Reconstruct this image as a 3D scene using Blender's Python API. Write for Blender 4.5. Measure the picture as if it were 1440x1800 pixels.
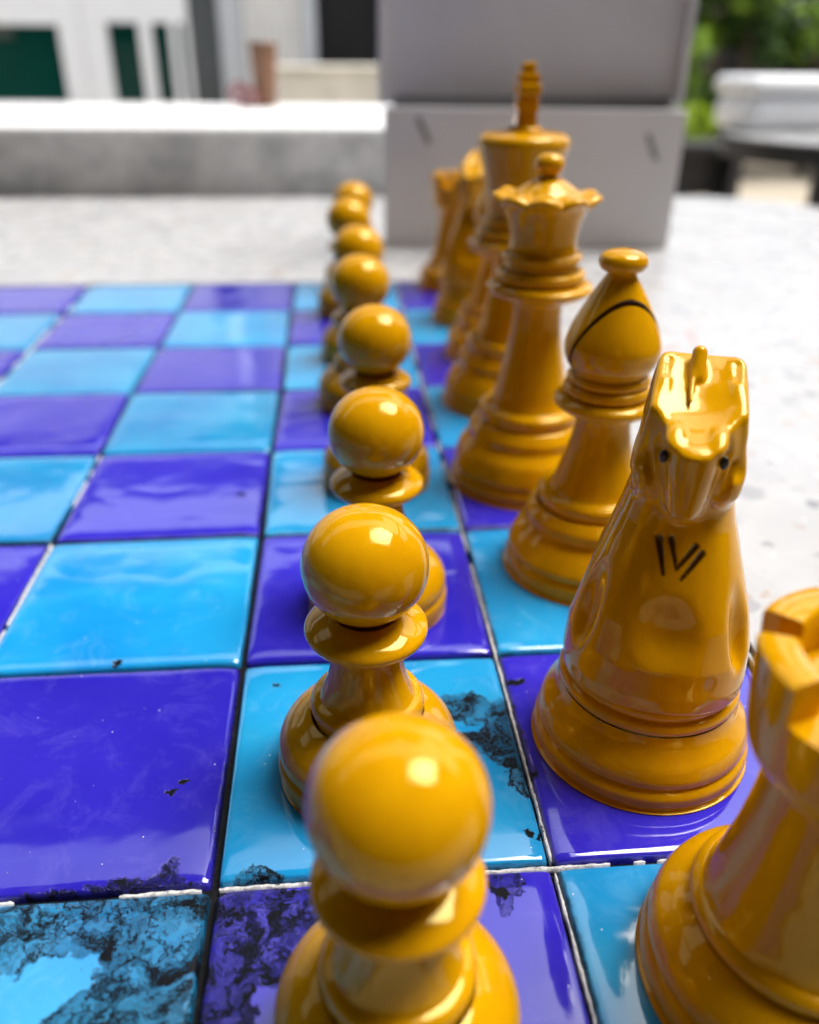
import bpy, bmesh, math, random
import numpy as np
from mathutils import Vector, Matrix
random.seed(7)
S = 0.048                      # one board square in metres; lengths below are in squares unless said otherwise
PI = math.pi
scn = bpy.context.scene
COL = scn.collection
for o in list(bpy.data.objects):
    bpy.data.objects.remove(o)

# ------------------------------------------------------------------ camera
cam_d = bpy.data.cameras.new('camera'); cam = bpy.data.objects.new('camera', cam_d); COL.objects.link(cam)
scn.camera = cam
CP = Vector((-0.5894, -1.6656, 2.1287)) * S
yaw, pit, rol = 0.0886, 0.50440, 0.0112
fw = Vector((math.sin(yaw)*math.cos(pit), math.cos(yaw)*math.cos(pit), -math.sin(pit)))
rt = Vector((math.cos(yaw), -math.sin(yaw), 0)); up = rt.cross(fw)
r2 = rt*math.cos(rol) + up*math.sin(rol); u2 = -rt*math.sin(rol) + up*math.cos(rol)
M = Matrix((r2, u2, -fw)).transposed().to_4x4(); M.translation = CP
cam.matrix_world = M
cam_d.sensor_fit = 'HORIZONTAL'; cam_d.sensor_width = 36; cam_d.lens = 36*1499.23/1440
cam_d.clip_start = 0.005; cam_d.clip_end = 500
cam_d.dof.use_dof = True; cam_d.dof.focus_distance = 2.62*S; cam_d.dof.aperture_fstop = 14.5

# ------------------------------------------------------------------ world, sun, exposure
w = bpy.data.worlds.new('World'); scn.world = w; w.use_nodes = True
nt = w.node_tree; nt.nodes.clear()
sky = nt.nodes.new('ShaderNodeTexSky'); sky.sky_type = 'NISHITA'; sky.sun_disc = False
SUN_EL, SUN_AZ = math.radians(64), math.radians(75)      # azimuth clockwise from +Y
sky.sun_elevation = SUN_EL; sky.sun_rotation = SUN_AZ; sky.dust_density = 4; sky.air_density = 1.0; sky.ozone_density = 0.6
bg = nt.nodes.new('ShaderNodeBackground'); bg.inputs['Strength'].default_value = 0.15
hs = nt.nodes.new('ShaderNodeHueSaturation'); hs.inputs['Saturation'].default_value = 0.35   # thin white cloud
ow = nt.nodes.new('ShaderNodeOutputWorld')
nt.links.new(sky.outputs[0], hs.inputs['Color']); nt.links.new(hs.outputs[0], bg.inputs[0]); nt.links.new(bg.outputs[0], ow.inputs[0])
sd = bpy.data.lights.new('sun', 'SUN'); sun = bpy.data.objects.new('sun', sd); COL.objects.link(sun)
sd.energy = 1.25; sd.angle = math.radians(32); sd.color = (1, 0.97, 0.92)
sdir = Vector((math.sin(SUN_AZ)*math.cos(SUN_EL), math.cos(SUN_AZ)*math.cos(SUN_EL), math.sin(SUN_EL)))
sun.rotation_euler = sdir.to_track_quat('Z', 'Y').to_euler()
scn.view_settings.view_transform = 'Standard'; scn.view_settings.look = 'None'
scn.view_settings.gamma = 1; scn.view_settings.use_curve_mapping = False
scn.view_settings.exposure = 1.45
scn.render.engine = 'CYCLES'
scn.cycles.max_bounces = 8

# ------------------------------------------------------------------ helpers
def tag(o, label=None, cat=None, group=None, kind=None):
    if label: o['label'] = label
    if cat: o['category'] = cat
    if group: o['group'] = group
    if kind: o['kind'] = kind
    return o

def empty(name, loc, rz=0, label=None, cat=None, group=None):
    o = bpy.data.objects.new(name, None); COL.objects.link(o)
    o.location = Vector(loc)*S; o.rotation_euler = (0, 0, rz); o.empty_display_size = 0.01
    return tag(o, label, cat, group)

def mesh_obj(name, verts, faces, mat, parent=None, smooth=True, loc=None):
    me = bpy.data.meshes.new(name)
    me.from_pydata([(v[0]*S, v[1]*S, v[2]*S) for v in verts], [], faces)
    me.materials.append(mat)
    if smooth: me.polygons.foreach_set('use_smooth', [True]*len(me.polygons))
    me.update()
    o = bpy.data.objects.new(name, me); COL.objects.link(o)
    if parent: o.parent = parent
    if loc: o.location = Vector(loc)*S
    return o

def bm_obj(name, bm, mat, parent=None, smooth=False, loc=None):
    me = bpy.data.meshes.new(name)
    for v in bm.verts: v.co *= S
    bm.to_mesh(me); bm.free(); me.materials.append(mat)
    if smooth: me.polygons.foreach_set('use_smooth', [True]*len(me.polygons))
    o = bpy.data.objects.new(name, me); COL.objects.link(o)
    if parent: o.parent = parent
    if loc: o.location = Vector(loc)*S
    return o

def box(bm, x0, x1, y0, y1, z0, z1, bev=0, seg=2, rz=0, c=None):
    r = bmesh.ops.create_cube(bm, size=1)
    vs = r['verts']
    for v in vs:
        v.co = Vector((x0+(v.co.x+.5)*(x1-x0), y0+(v.co.y+.5)*(y1-y0), z0+(v.co.z+.5)*(z1-z0)))
    if rz:
        cc = Vector(c) if c else Vector(((x0+x1)/2, (y0+y1)/2, 0))
        bmesh.ops.rotate(bm, verts=vs, cent=cc, matrix=Matrix.Rotation(rz, 3, 'Z'))
    if bev:
        es = list({e for v in vs for e in v.link_edges})
        bmesh.ops.bevel(bm, geom=es, offset=bev, segments=seg, affect='EDGES', profile=.5)

def boxo(name, d, mat, parent=None, bev=0, seg=2, rz=0, c=None, smooth=False):
    bm = bmesh.new(); box(bm, *d, bev=bev, seg=seg, rz=rz, c=c)
    return bm_obj(name, bm, mat, parent, smooth=smooth)

def catmull(pts, n=7):
    if len(pts) < 3: return pts
    P = [pts[0]] + list(pts) + [pts[-1]]
    out = []
    for i in range(1, len(P)-2):
        p0, p1, p2, p3 = [np.array(q, float) for q in P[i-1:i+3]]
        for k in range(n):
            t = k/n
            # damp overshoot with a modest tension
            m1 = (p2-p0)*.45; m2 = (p3-p1)*.45
            h = (2*t**3-3*t**2+1)*p1 + (t**3-2*t**2+t)*m1 + (-2*t**3+3*t**2)*p2 + (t**3-t**2)*m2
            out.append((max(h[0], 0), h[1]))
    out.append(tuple(pts[-1]))
    return out

def lathe(name, chunks, mat, parent=None, seg=96, rfun=None, n=7):
    """chunks: list of profiles [(r,z),...]; every chunk is smooth, chunks meet in a crease"""
    V, F = [], []
    for ch in chunks:
        pr = catmull(ch, n); base = len(V)
        for (r, z) in pr:
            for k in range(seg):
                a = 2*PI*k/seg
                rr, zz = (r, z) if rfun is None else rfun(r, z, a)
                V.append((rr*math.cos(a), rr*math.sin(a), zz))
        for i in range(len(pr)-1):
            for k in range(seg):
                k2 = (k+1) % seg
                F.append((base+i*seg+k, base+i*seg+k2, base+(i+1)*seg+k2, base+(i+1)*seg+k))
    return mesh_obj(name, V, F, mat, parent)

def copy_thing(o, label, loc, rz=0, **kw):
    c = o.copy(); COL.objects.link(c); c.location = Vector(loc)*S; c.rotation_euler = (0, 0, rz)
    c['label'] = label
    for ch in [x for x in bpy.data.objects if x.parent == o]:
        d = ch.copy(); COL.objects.link(d); d.parent = c
        for g in [x for x in bpy.data.objects if x.parent == ch]:
            e = g.copy(); COL.objects.link(e); e.parent = d
    return c

# ---- material helpers
class N:
    def __init__(s, name):
        s.m = bpy.data.materials.new(name); s.m.use_nodes = True
        s.t = s.m.node_tree; s.b = s.t.nodes['Principled BSDF']; s.out = s.t.nodes['Material Output']
    def new(s, typ, **kw):
        n = s.t.nodes.new(typ)
        for k, v in kw.items():
            if k.startswith('i_'):
                key = k[2:]; key = int(key) if key.isdigit() else key.replace('_', ' ')
                n.inputs[key].default_value = v
            else: setattr(n, k, v)
        return n
    def link(s, a, b): s.t.links.new(a, b)
    def put(s, key, val):
        if hasattr(val, 'is_linked'): s.link(val, s.b.inputs[key])
        else: s.b.inputs[key].default_value = val
    def math(s, op, a, b=None, c=None, clamp=False):
        n = s.new('ShaderNodeMath', operation=op, use_clamp=clamp)
        for i, x in enumerate((a, b, c)):
            if x is None: continue
            if hasattr(x, 'is_linked'): s.link(x, n.inputs[i])
            else: n.inputs[i].default_value = x
        return n.outputs[0]
    def ramp(s, fac, stops, mode='LINEAR'):
        n = s.new('ShaderNodeValToRGB'); n.color_ramp.interpolation = mode
        e = n.color_ramp.elements
        while len(e) < len(stops): e.new(0.5)
        for x, (p, c) in zip(e, stops):
            x.position = p; x.color = (c, c, c, 1) if isinstance(c, (int, float)) else (*c, 1)
        s.link(fac, n.inputs[0]); return n.outputs[0]
    def noise(s, vec, scale, detail=4, rough=.55, dist=0):
        n = s.new('ShaderNodeTexNoise', i_Scale=scale, i_Detail=detail, i_Roughness=rough, i_Distortion=dist)
        if vec is not None: s.link(vec, n.inputs['Vector'])
        return n.outputs['Fac']
    def mix(s, f, a, b, blend='MIX'):
        n = s.new('ShaderNodeMix', data_type='RGBA', blend_type=blend)
        for i, x in ((0, f), (6, a), (7, b)):
            if hasattr(x, 'is_linked'): s.link(x, n.inputs[i])
            elif isinstance(x, (int, float)): n.inputs[i].default_value = x
            else: n.inputs[i].default_value = (*x, 1)
        return n.outputs[2]
    def coord(s, kind='Object'):
        return s.new('ShaderNodeTexCoord').outputs[kind]
    def pos(s, k=1/S):
        g = s.new('ShaderNodeNewGeometry'); v = s.new('ShaderNodeVectorMath', operation='SCALE'); v.inputs[3].default_value = k
        s.link(g.outputs['Position'], v.inputs[0]); return v.outputs[0]
    def scale(s, vec, xyz):
        v = s.new('ShaderNodeMapping'); v.inputs['Scale'].default_value = xyz; s.link(vec, v.inputs[0]); return v.outputs[0]
    def bump(s, h, strength, dist, normal=None):
        n = s.new('ShaderNodeBump', i_Strength=strength, i_Distance=dist); s.link(h, n.inputs['Height'])
        if normal is not None: s.link(normal, n.inputs['Normal'])
        return n.outputs[0]

def simple(name, col, rough=.5, var=.12, scale=30, bump=0, metal=0, coat=0):
    m = N(name); p = m.pos(1)
    f = m.noise(p, scale, 5)
    a = tuple(c*(1-var) for c in col); b = tuple(min(1, c*(1+var)) for c in col)
    m.put('Base Color', m.ramp(f, [(.3, a), (.7, b)]))
    m.put('Roughness', rough); m.put('Metallic', metal); m.put('Coat Weight', coat)
    if bump: m.put('Normal', m.bump(m.noise(p, scale*3, 5), .4, bump))
    return m.m

# ------------------------------------------------------------------ materials
def lacquer():
    m = N('lacquered_boxwood'); c = m.coord('Object')
    info = m.new('ShaderNodeObjectInfo')
    off = m.new('ShaderNodeVectorMath', operation='ADD'); m.link(c, off.inputs[0])
    cmb = m.new('ShaderNodeCombineXYZ'); m.link(info.outputs['Random'], cmb.inputs[0]); m.link(info.outputs['Random'], cmb.inputs[1]); m.link(cmb.outputs[0], off.inputs[1])
    v = off.outputs[0]
    streak = m.noise(m.scale(v, (300, 300, 18)), 1, 7, .65, .3)
    cloud = m.noise(m.scale(v, (60, 60, 30)), 1, 3, .5)
    fine = m.noise(m.scale(v, (2600, 2600, 160)), 1, 3, .6)
    col = m.ramp(streak, [(.2, (.54, .248, .0015)), (.5, (.60, .288, .0015)), (.8, (.65, .325, .002))])
    col = m.mix(m.math('MULTIPLY', m.ramp(cloud, [(.4, 0), (.75, 1)]), .2), col, (.43, .17, .001))
    col = m.mix(m.math('MULTIPLY', m.ramp(fine, [(.58, 0), (.75, 1)]), .22), col, (.34, .12, .001))
    st = m.new('ShaderNodeAttribute', attribute_name='stain')
    col = m.mix(st.outputs['Fac'], col, (.045, .014, .002))
    m.put('Base Color', col)
    m.put('Specular IOR Level', .46); m.put('IOR', 1.5); m.put('Specular Tint', (1, .88, .38, 1))
    m.put('Roughness', m.ramp(m.noise(v, 160, 4), [(.3, .04), (.75, .09)]))
    orange = m.noise(v, 140, 2, .5)
    nrm = m.bump(orange, .25, .0006); nrm2 = m.bump(m.noise(v, 900, 3), .12, .00012, nrm)
    m.put('Normal', nrm2)
    return m.m
WOOD = lacquer()
DARKCUT = simple('dark_groove', (.075, .026, .004), .25, .2, 300)  # flat dark brown for the inside of the mitre cut
EYE = simple('black_eye_paint', (.006, .005, .005), .4, .2, 300)

def blob(m, vec, cx, cy, rx, ry, ang=0):
    """1 inside an ellipse centred at cx,cy falling to 0 at the rim"""
    mp = m.new('ShaderNodeMapping', vector_type='TEXTURE')
    mp.inputs['Location'].default_value = (cx, cy, 0); mp.inputs['Rotation'].default_value = (0, 0, ang)
    mp.inputs['Scale'].default_value = (rx, ry, 1e3); m.link(vec, mp.inputs[0])
    l = m.new('ShaderNodeVectorMath', operation='LENGTH'); m.link(mp.outputs[0], l.inputs[0])
    return m.math('SUBTRACT', 1, l.outputs['Value'])

WEAR = [   # worn patches: centre, radii, angle (in squares on the board plane)
 (-1.26, -.07, .34, .12, 0), (-1.13, -.22, .15, .30, .15), (-1.46, -.13, .16, .10, 0), (-1.22, -.38, .16, .12, 0),
 (-.85, -.13, .17, .19, 0), (-.93, -.33, .075, .25, 0), (-.72, -.06, .22, .08, 0), (-.73, -.24, .14, .10, 0),
 (-.17, .70, .115, .075, -.5), (-.06, .56, .085, .16, 0), (-.04, .38, .06, .11, .2), (-.16, .52, .10, .05, .6),
 (-.17, -.06, .06, .06, 0), (-1.8, -.12, .2, .16, 0),
 (1.06, 1.1, .10, .35, 0),
]
SPOTS = [(-1.485, 1.045, .022, .022), (-.05, .115, .016, .016), (-.02, .10, .01, .018), (-.17, -.09, .016, .02), (-1.14, .40, .02, .012), (-1.17, .36, .025, .01),
         (.04, .82, .05, .02), (-1.13, 2.42, .03, .02), (-1.75, 1.0, .012, .02), (-.86, .86, .02, .012)]
def glaze(name, c0, c1, scuff):
    m = N(name); p = m.pos()
    info = m.new('ShaderNodeObjectInfo'); rnd = info.outputs['Random']
    cmb = m.new('ShaderNodeCombineXYZ'); m.link(m.math('MULTIPLY', rnd, 37), cmb.inputs[2])
    off = m.new('ShaderNodeVectorMath', operation='ADD'); m.link(p, off.inputs[0]); m.link(cmb.outputs[0], off.inputs[1]); q = off.outputs[0]
    cloud = m.noise(q, 1.6, 4, .55, .4)
    col = m.ramp(cloud, [(.25, c0), (.75, c1)])
    hsv = m.new('ShaderNodeHueSaturation'); m.link(col, hsv.inputs['Color'])
    m.link(m.math('MULTIPLY_ADD', rnd, .25, .88), hsv.inputs['Value']); col = hsv.outputs[0]
    # faint scuffs and speckles
    sc = m.ramp(m.noise(q, 5, 8, .75, .8), [(.52, 0), (.72, 1)])
    col = m.mix(m.math('MULTIPLY', sc, .15), col, scuff)
    sp = m.new('ShaderNodeTexVoronoi', i_Scale=22.0); m.link(q, sp.inputs['Vector'])
    spr = m.math('LESS_THAN', sp.outputs['Distance'], .05)
    spc = m.new('ShaderNodeSeparateColor'); m.link(sp.outputs['Color'], spc.inputs[0])
    white = m.math('MULTIPLY', spr, m.math('GREATER_THAN', spc.outputs[0], .6))
    dark = m.math('MULTIPLY', m.math('LESS_THAN', m.math('ADD', sp.outputs['Distance'], m.math('MULTIPLY', m.noise(q, 60, 2), .12)), .13), m.math('GREATER_THAN', spc.outputs[1], .86))
    # scratches: thin lines from stretched noise
    scr = m.noise(m.scale(q, (9, 70, 1)), 1, 2, .5, 1.2)
    line = m.ramp(scr, [(.492, 0), (.5, 1), (.508, 0)])
    scr2 = m.math('MULTIPLY', line, m.ramp(m.noise(q, 6, 3), [(.58, 0), (.7, .5)]))
    col = m.mix(scr2, col, scuff)
    col = m.mix(m.math('MULTIPLY', white, .85), col, (.8, .8, .85))
    col = m.mix(m.math('MULTIPLY', dark, .7), col, (.02, .02, .03))
    # worn glaze patches
    dn = m.new('ShaderNodeTexNoise', i_Scale=6.0, i_Detail=7.0, i_Roughness=.68); m.link(p, dn.inputs['Vector'])
    d1 = m.new('ShaderNodeVectorMath', operation='SUBTRACT'); m.link(dn.outputs['Color'], d1.inputs[0]); d1.inputs[1].default_value = (.5, .5, .5)
    d2 = m.new('ShaderNodeVectorMath', operation='MULTIPLY_ADD'); m.link(d1.outputs[0], d2.inputs[0]); d2.inputs[1].default_value = (.30, .30, 0); m.link(p, d2.inputs[2])
    pd = d2.outputs[0]
    mask = None
    for a in WEAR:
        b = blob(m, pd, *a); mask = b if mask is None else m.math('MAXIMUM', mask, b)
    edge = m.ramp(mask, [(.0, 0), (.06, 1)])
    # craze cells: clear glaze islands left in the black, thin black veins elsewhere
    vo = m.new('ShaderNodeTexVoronoi', feature='DISTANCE_TO_EDGE', i_Scale=11.0); m.link(pd, vo.inputs['Vector'])
    vein = m.ramp(vo.outputs['Distance'], [(.015, 1), (.07, .0)])
    vo2 = m.new('ShaderNodeTexVoronoi', feature='DISTANCE_TO_EDGE', i_Scale=30.0); m.link(pd, vo2.inputs['Vector'])
    vein2 = m.ramp(vo2.outputs['Distance'], [(.015, 1), (.06, 0)])
    clump = m.ramp(m.noise(pd, 11, 10, .8, .6), [(.44, 0), (.54, 1)])
    dirt = m.math('MAXIMUM', m.math('MAXIMUM', vein, clump), m.math('MULTIPLY', vein2, .85))
    dirt = m.math('MAXIMUM', dirt, m.ramp(m.noise(pd, 3.5, 5, .6), [(.35, .2), (.6, .6)]))
    rimline = m.ramp(mask, [(.0, 0), (.02, .95), (.07, 0)])
    wear = m.math('MULTIPLY', edge, m.math('MAXIMUM', dirt, rimline))
    for sx in SPOTS:
        wear = m.math('MAXIMUM', wear, m.ramp(blob(m, pd2(m, p), *sx), [(0, 0), (.25, 1)]))
    # black grime creeping in from the joints
    sx_ = m.new('ShaderNodeSeparateXYZ'); m.link(p, sx_.inputs[0])
    dj = m.math('MINIMUM', m.math('PINGPONG', m.math('ADD', sx_.outputs[0], 20), .5), m.math('PINGPONG', m.math('ADD', sx_.outputs[1], 20), .5))
    gr = m.math('SUBTRACT', m.math('MULTIPLY', m.noise(p, 16, 9, .78), m.math('MULTIPLY_ADD', m.noise(p, 1.7, 3), .075, -.006)), dj)
    wear = m.math('MAXIMUM', wear, m.ramp(gr, [(0, 0), (.012, .9)]))
    fleck = m.ramp(m.noise(p, 95, 3, .7), [(.66, 0), (.72, 1)])
    black = m.mix(m.math('MULTIPLY', fleck, .35), (.0045, .0055, .0075), (.16, .20, .25))
    col = m.mix(wear, col, black)
    # grime gathering along the edges of the tile
    m.put('Base Color', col)
    m.put('Roughness', m.mix(wear, m.ramp(m.noise(q, 4, 6, .7), [(.35, .035), (.75, .13)]), (.38, .38, .38)))
    m.put('Specular IOR Level', m.math('SUBTRACT', .55, m.math('MULTIPLY', wear, .47)))
    m.put('Coat Weight', m.math('MULTIPLY', m.math('SUBTRACT', 1, wear), .5)); m.put('Coat Roughness', .03)
    h1 = m.noise(m.scale(q, (1.1, 1.6, 1)), 1.5, 2, .45, .3)
    n1 = m.bump(h1, .26, .0014)
    n2 = m.bump(m.noise(q, 9, 2), .10, .00015, n1)
    n3 = m.bump(m.math('SUBTRACT', 1, wear), .5, .00025, n2)
    m.put('Normal', n3); m.put('Coat Normal', n2)
    return m.m
_pd2 = {}
def pd2(m, p):
    if m.m.name not in _pd2:
        dn = m.new('ShaderNodeTexNoise', i_Scale=40.0, i_Detail=3.0); m.link(p, dn.inputs['Vector'])
        d1 = m.new('ShaderNodeVectorMath', operation='SUBTRACT'); m.link(dn.outputs['Color'], d1.inputs[0]); d1.inputs[1].default_value = (.5, .5, .5)
        d2 = m.new('ShaderNodeVectorMath', operation='MULTIPLY_ADD'); m.link(d1.outputs[0], d2.inputs[0]); d2.inputs[1].default_value = (.05, .05, 0); m.link(p, d2.inputs[2])
        _pd2[m.m.name] = d2.outputs[0]
    return _pd2[m.m.name]
CYAN = glaze('turquoise_glaze', (.004, .20, .52), (.018, .34, .63), (.30, .55, .70))
PURP = glaze('violet_glaze', (.018, .012, .36), (.032, .022, .46), (.22, .19, .62))

def mat_mortar():
    m = N('black_mortar'); p = m.pos()
    m.put('Base Color', m.ramp(m.noise(p, 30, 6, .7), [(.3, (.004, .004, .005)), (.62, (.010, .010, .011)), (.85, (.06, .06, .065))]))
    m.put('Roughness', .8); m.put('Specular IOR Level', .12); m.put('Normal', m.bump(m.noise(p, 45, 5), .7, .0006)); return m.m
MORTAR = mat_mortar()
def mat_wgrout():
    m = N('chalky_grout'); p = m.pos()
    m.put('Base Color', m.ramp(m.noise(p, 38, 5, .7), [(.33, (.03, .03, .033)), (.42, (.5, .5, .5)), (.7, (.74, .73, .72))]))
    m.put('Roughness', .8); m.put('Normal', m.bump(m.noise(p, 55, 5), .8, .0005)); return m.m
WGROUT = mat_wgrout()

def terrazzo():
    m = N('polished_terrazzo'); p = m.pos()
    base = m.ramp(m.noise(p, 2.5, 6, .6), [(.3, (.39, .395, .405)), (.7, (.48, .48, .48))])
    out = base
    dn = m.new('ShaderNodeTexNoise', i_Scale=14.0, i_Detail=3.0); m.link(p, dn.inputs['Vector'])
    d2 = m.new('ShaderNodeVectorMath', operation='MULTIPLY_ADD'); m.link(dn.outputs['Color'], d2.inputs[0]); d2.inputs[1].default_value = (.14, .14, 0); m.link(p, d2.inputs[2])
    for sc, thr, cols in ((4.2, .42, [(0, (.30, .30, .32)), (.3, (.40, .30, .24)), (.5, (.60, .60, .59)), (.7, (.24, .25, .27))]),
                          (9, .40, [(0, (.38, .30, .24)), (.3, (.30, .30, .32)), (.55, (.62, .62, .61)), (.75, (.20, .20, .22))])):
        vo = m.new('ShaderNodeTexVoronoi', i_Scale=sc); m.link(d2.outputs[0], vo.inputs['Vector'])
        s = m.new('ShaderNodeSeparateColor'); m.link(vo.outputs['Color'], s.inputs[0])
        chip = m.ramp(s.outputs[0], cols, 'CONSTANT')
        rad = m.math('MULTIPLY', s.outputs[1], .42)
        inside = m.math('MULTIPLY', m.math('LESS_THAN', vo.outputs['Distance'], rad), m.math('GREATER_THAN', s.outputs[2], thr))
        out = m.mix(m.math('MULTIPLY', inside, .8), out, chip)
    # pale red pen stroke near the board (two short arcs of ink)
    ink = m.math('MAXIMUM', m.ramp(blob(m, pd2(m, p), 2.05, 4.78, .16, .035, .5), [(0, 0), (.2, 1)]), m.ramp(blob(m, pd2(m, p), 2.36, 5.08, .03, .2, -.2), [(0, 0), (.2, 1)]))
    out = m.mix(m.math('MULTIPLY', ink, .7), out, (.85, .2, .2))
    m.put('Base Color', out)
    m.put('Roughness', m.ramp(m.noise(p, 1.2, 5), [(.3, .2), (.7, .36)])); m.put('Specular IOR Level', .35)
    m.put('Normal', m.bump(m.noise(p, .8, 2), .25, .002)); return m.m
TERR = terrazzo()

def mat_conc():
    m = N('grey_render'); p = m.pos()
    a = m.noise(m.scale(p, (.8, .8, 1)), 1.5, 9, .75)
    col = m.ramp(a, [(.36, (.40, .42, .42)), (.5, (.62, .62, .61)), (.62, (.78, .78, .77))])
    col = m.mix(m.ramp(m.noise(p, .45, 5), [(.5, 0), (.7, .4)]), col, (.30, .27, .27))
    m.put('Base Color', col); m.put('Roughness', .85); m.put('Normal', m.bump(m.noise(p, 6, 6), .6, .003)); return m.m
CONC = mat_conc()
COPING = simple('white_coping', (.82, .82, .82), .55, .05, 12)  # flat white, lighter than the wall face
WHITE = simple('white_wall_paint', (.87, .88, .89), .6, .04, 3)
FRAME = simple('white_frame_paint', (.86, .88, .90), .4, .03, 8)
SHEET = simple('white_corrugated_sheet', (.72, .72, .70), .45, .07, 5)
GREYP = simple('dark_grey_post_paint', (.07, .08, .085), .5, .15, 6)
LGREY = simple('light_grey_paint', (.5, .53, .56), .5, .06, 6)
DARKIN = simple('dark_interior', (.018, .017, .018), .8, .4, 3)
CREAM = simple('cream_stone', (.72, .69, .60), .8, .16, 9, bump=.002)
PAVE = simple('beige_paving', (.34, .29, .22), .85, .22, 4, bump=.003)
BROWN = simple('brown_ceramic', (.20, .10, .055), .45, .25, 40)
REDW = simple('red_wire', (.35, .05, .06), .35, .2, 60)
CARD = simple('grey_box_board', (.68, .675, .70), .6, .05, 25, bump=.0003)
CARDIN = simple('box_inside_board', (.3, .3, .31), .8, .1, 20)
SLOT = simple('box_tab_grey', (.22, .22, .235), .6, .1, 30)
ROOFM = simple('roof_boards', (.07, .05, .035), .7, .25, 3)
BLOCKW = simple('blocker_wall_brown', (.06, .035, .02), .8, .2, 2)  # dark brown for the added light-blocking walls
BLACKM = simple('black_bench_paint', (.012, .012, .014), .5, .3, 10)
TRUNK = simple('bark', (.07, .05, .035), .9, .3, 20)
def glassm(name, col):
    m = N(name); p = m.pos(1)
    m.put('Base Color', m.ramp(m.noise(p, 1.4, 4), [(.35, tuple(c*.75 for c in col)), (.7, tuple(c*1.3 for c in col))]))
    m.put('Roughness', .04); m.put('Specular IOR Level', .35); return m.m
GLASS = glassm('dark_green_glass', (.004, .052, .040))
def leafm(name, c0, c1):
    m = N(name); info = m.new('ShaderNodeObjectInfo'); p = m.pos(1)
    m.put('Base Color', m.ramp(m.noise(p, 5, 5, .7), [(.33, c0), (.68, c1)]))
    m.put('Roughness', .4)
    tr = m.new('ShaderNodeBsdfTranslucent'); m.link(m.b.inputs['Base Color'].links[0].from_socket, tr.inputs[0])
    mx = m.new('ShaderNodeMixShader', i_0=.4); m.link(m.b.outputs[0], mx.inputs[1]); m.link(tr.outputs[0], mx.inputs[2]); m.link(mx.outputs[0], m.out.inputs[0])
    return m.m
LEAF1 = leafm('dark_leaf', (.02, .05, .01), (.07, .14, .018))
LEAF2 = leafm('bright_leaf', (.09, .21, .012), (.34, .50, .03))
LEAF3 = leafm('yellow_leaf', (.22, .36, .02), (.50, .60, .04))

# ------------------------------------------------------------------ ground, unseen roof and walls, buildings
GZ = -15.6
tag(mesh_obj('ground', [(-1500, -1500, GZ), (1500, -1500, GZ), (1500, 1500, GZ), (-1500, 1500, GZ)], [(0, 1, 2, 3)], PAVE), kind='structure')

# unseen roof and rear wall, added to shade piece fronts; openings shape the light
def unseen_roof_and_wall():
    r = empty('unseen_roof', (0, 0, 0), label='brown boarded veranda roof with a square opening and an open strip', cat='roof')
    z0, z1 = 27, 29
    hx0, hx1, hy0, hy1 = 3, 22, -5, 12.6
    X0, X1, Y0, Y1 = -62, 62, -23, 42
    G0, G1 = 13, 25  # open strip lets light onto the low wall, coping and box
    boxo('roof_deck', (X0, hx0, Y0, G0, z0, z1), ROOFM, r)
    boxo('roof_deck', (hx1, X1, Y0, G0, z0, z1), ROOFM, r)
    boxo('roof_deck', (hx0, hx1, hy1, G0, z0, z1), ROOFM, r)
    boxo('roof_deck', (X0, 13, G1, Y1, z0, z1), ROOFM, r)  # left off at the right to brighten that side
    boxo('roof_deck', (hx0, hx1, Y0, hy0, z0, z1), ROOFM, r)
    for x in (-58, -30, 28, 56): boxo('rafter', (x, x+1.6, -13, 40, z0-1.6, z0-.01), ROOFM, r)
    for y in (-14, 38): boxo('beam', (X0, X1, y, y+2.2, z0-3, z0-.01), ROOFM, r)
    for x in (X0+2, X1-4):
        boxo('post', (x, x+2.4, 38, 40.2, GZ, z0-3.01), ROOFM, r)
    h = empty('rear_blocker_wall', (0, -25, GZ), label='ochre house wall behind the table', cat='wall')  # unseen wall added to darken the camera-facing sides of the pieces
    boxo('wall_face', (-80, 80, -6, 1.9, 0.01, 60), BLOCKW, h)
unseen_roof_and_wall()
for sx, lab in ((-1, 'ochre side wall of the yard on the left'), (1, 'ochre side wall of the yard on the right')):
    sw = empty('side_blocker_wall', (sx*66, 0, GZ), label=lab, cat='wall')  # unseen walls added to hold back bright low sky from the sides
    boxo('wall_face', (-1.5, 1.5, -22.9, 52, .01, 44), BLOCKW, sw)
    boxo('wall_cap', (-2, 2, 42.1, 52.4, 44.01, 45), ROOFM, sw)

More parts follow.
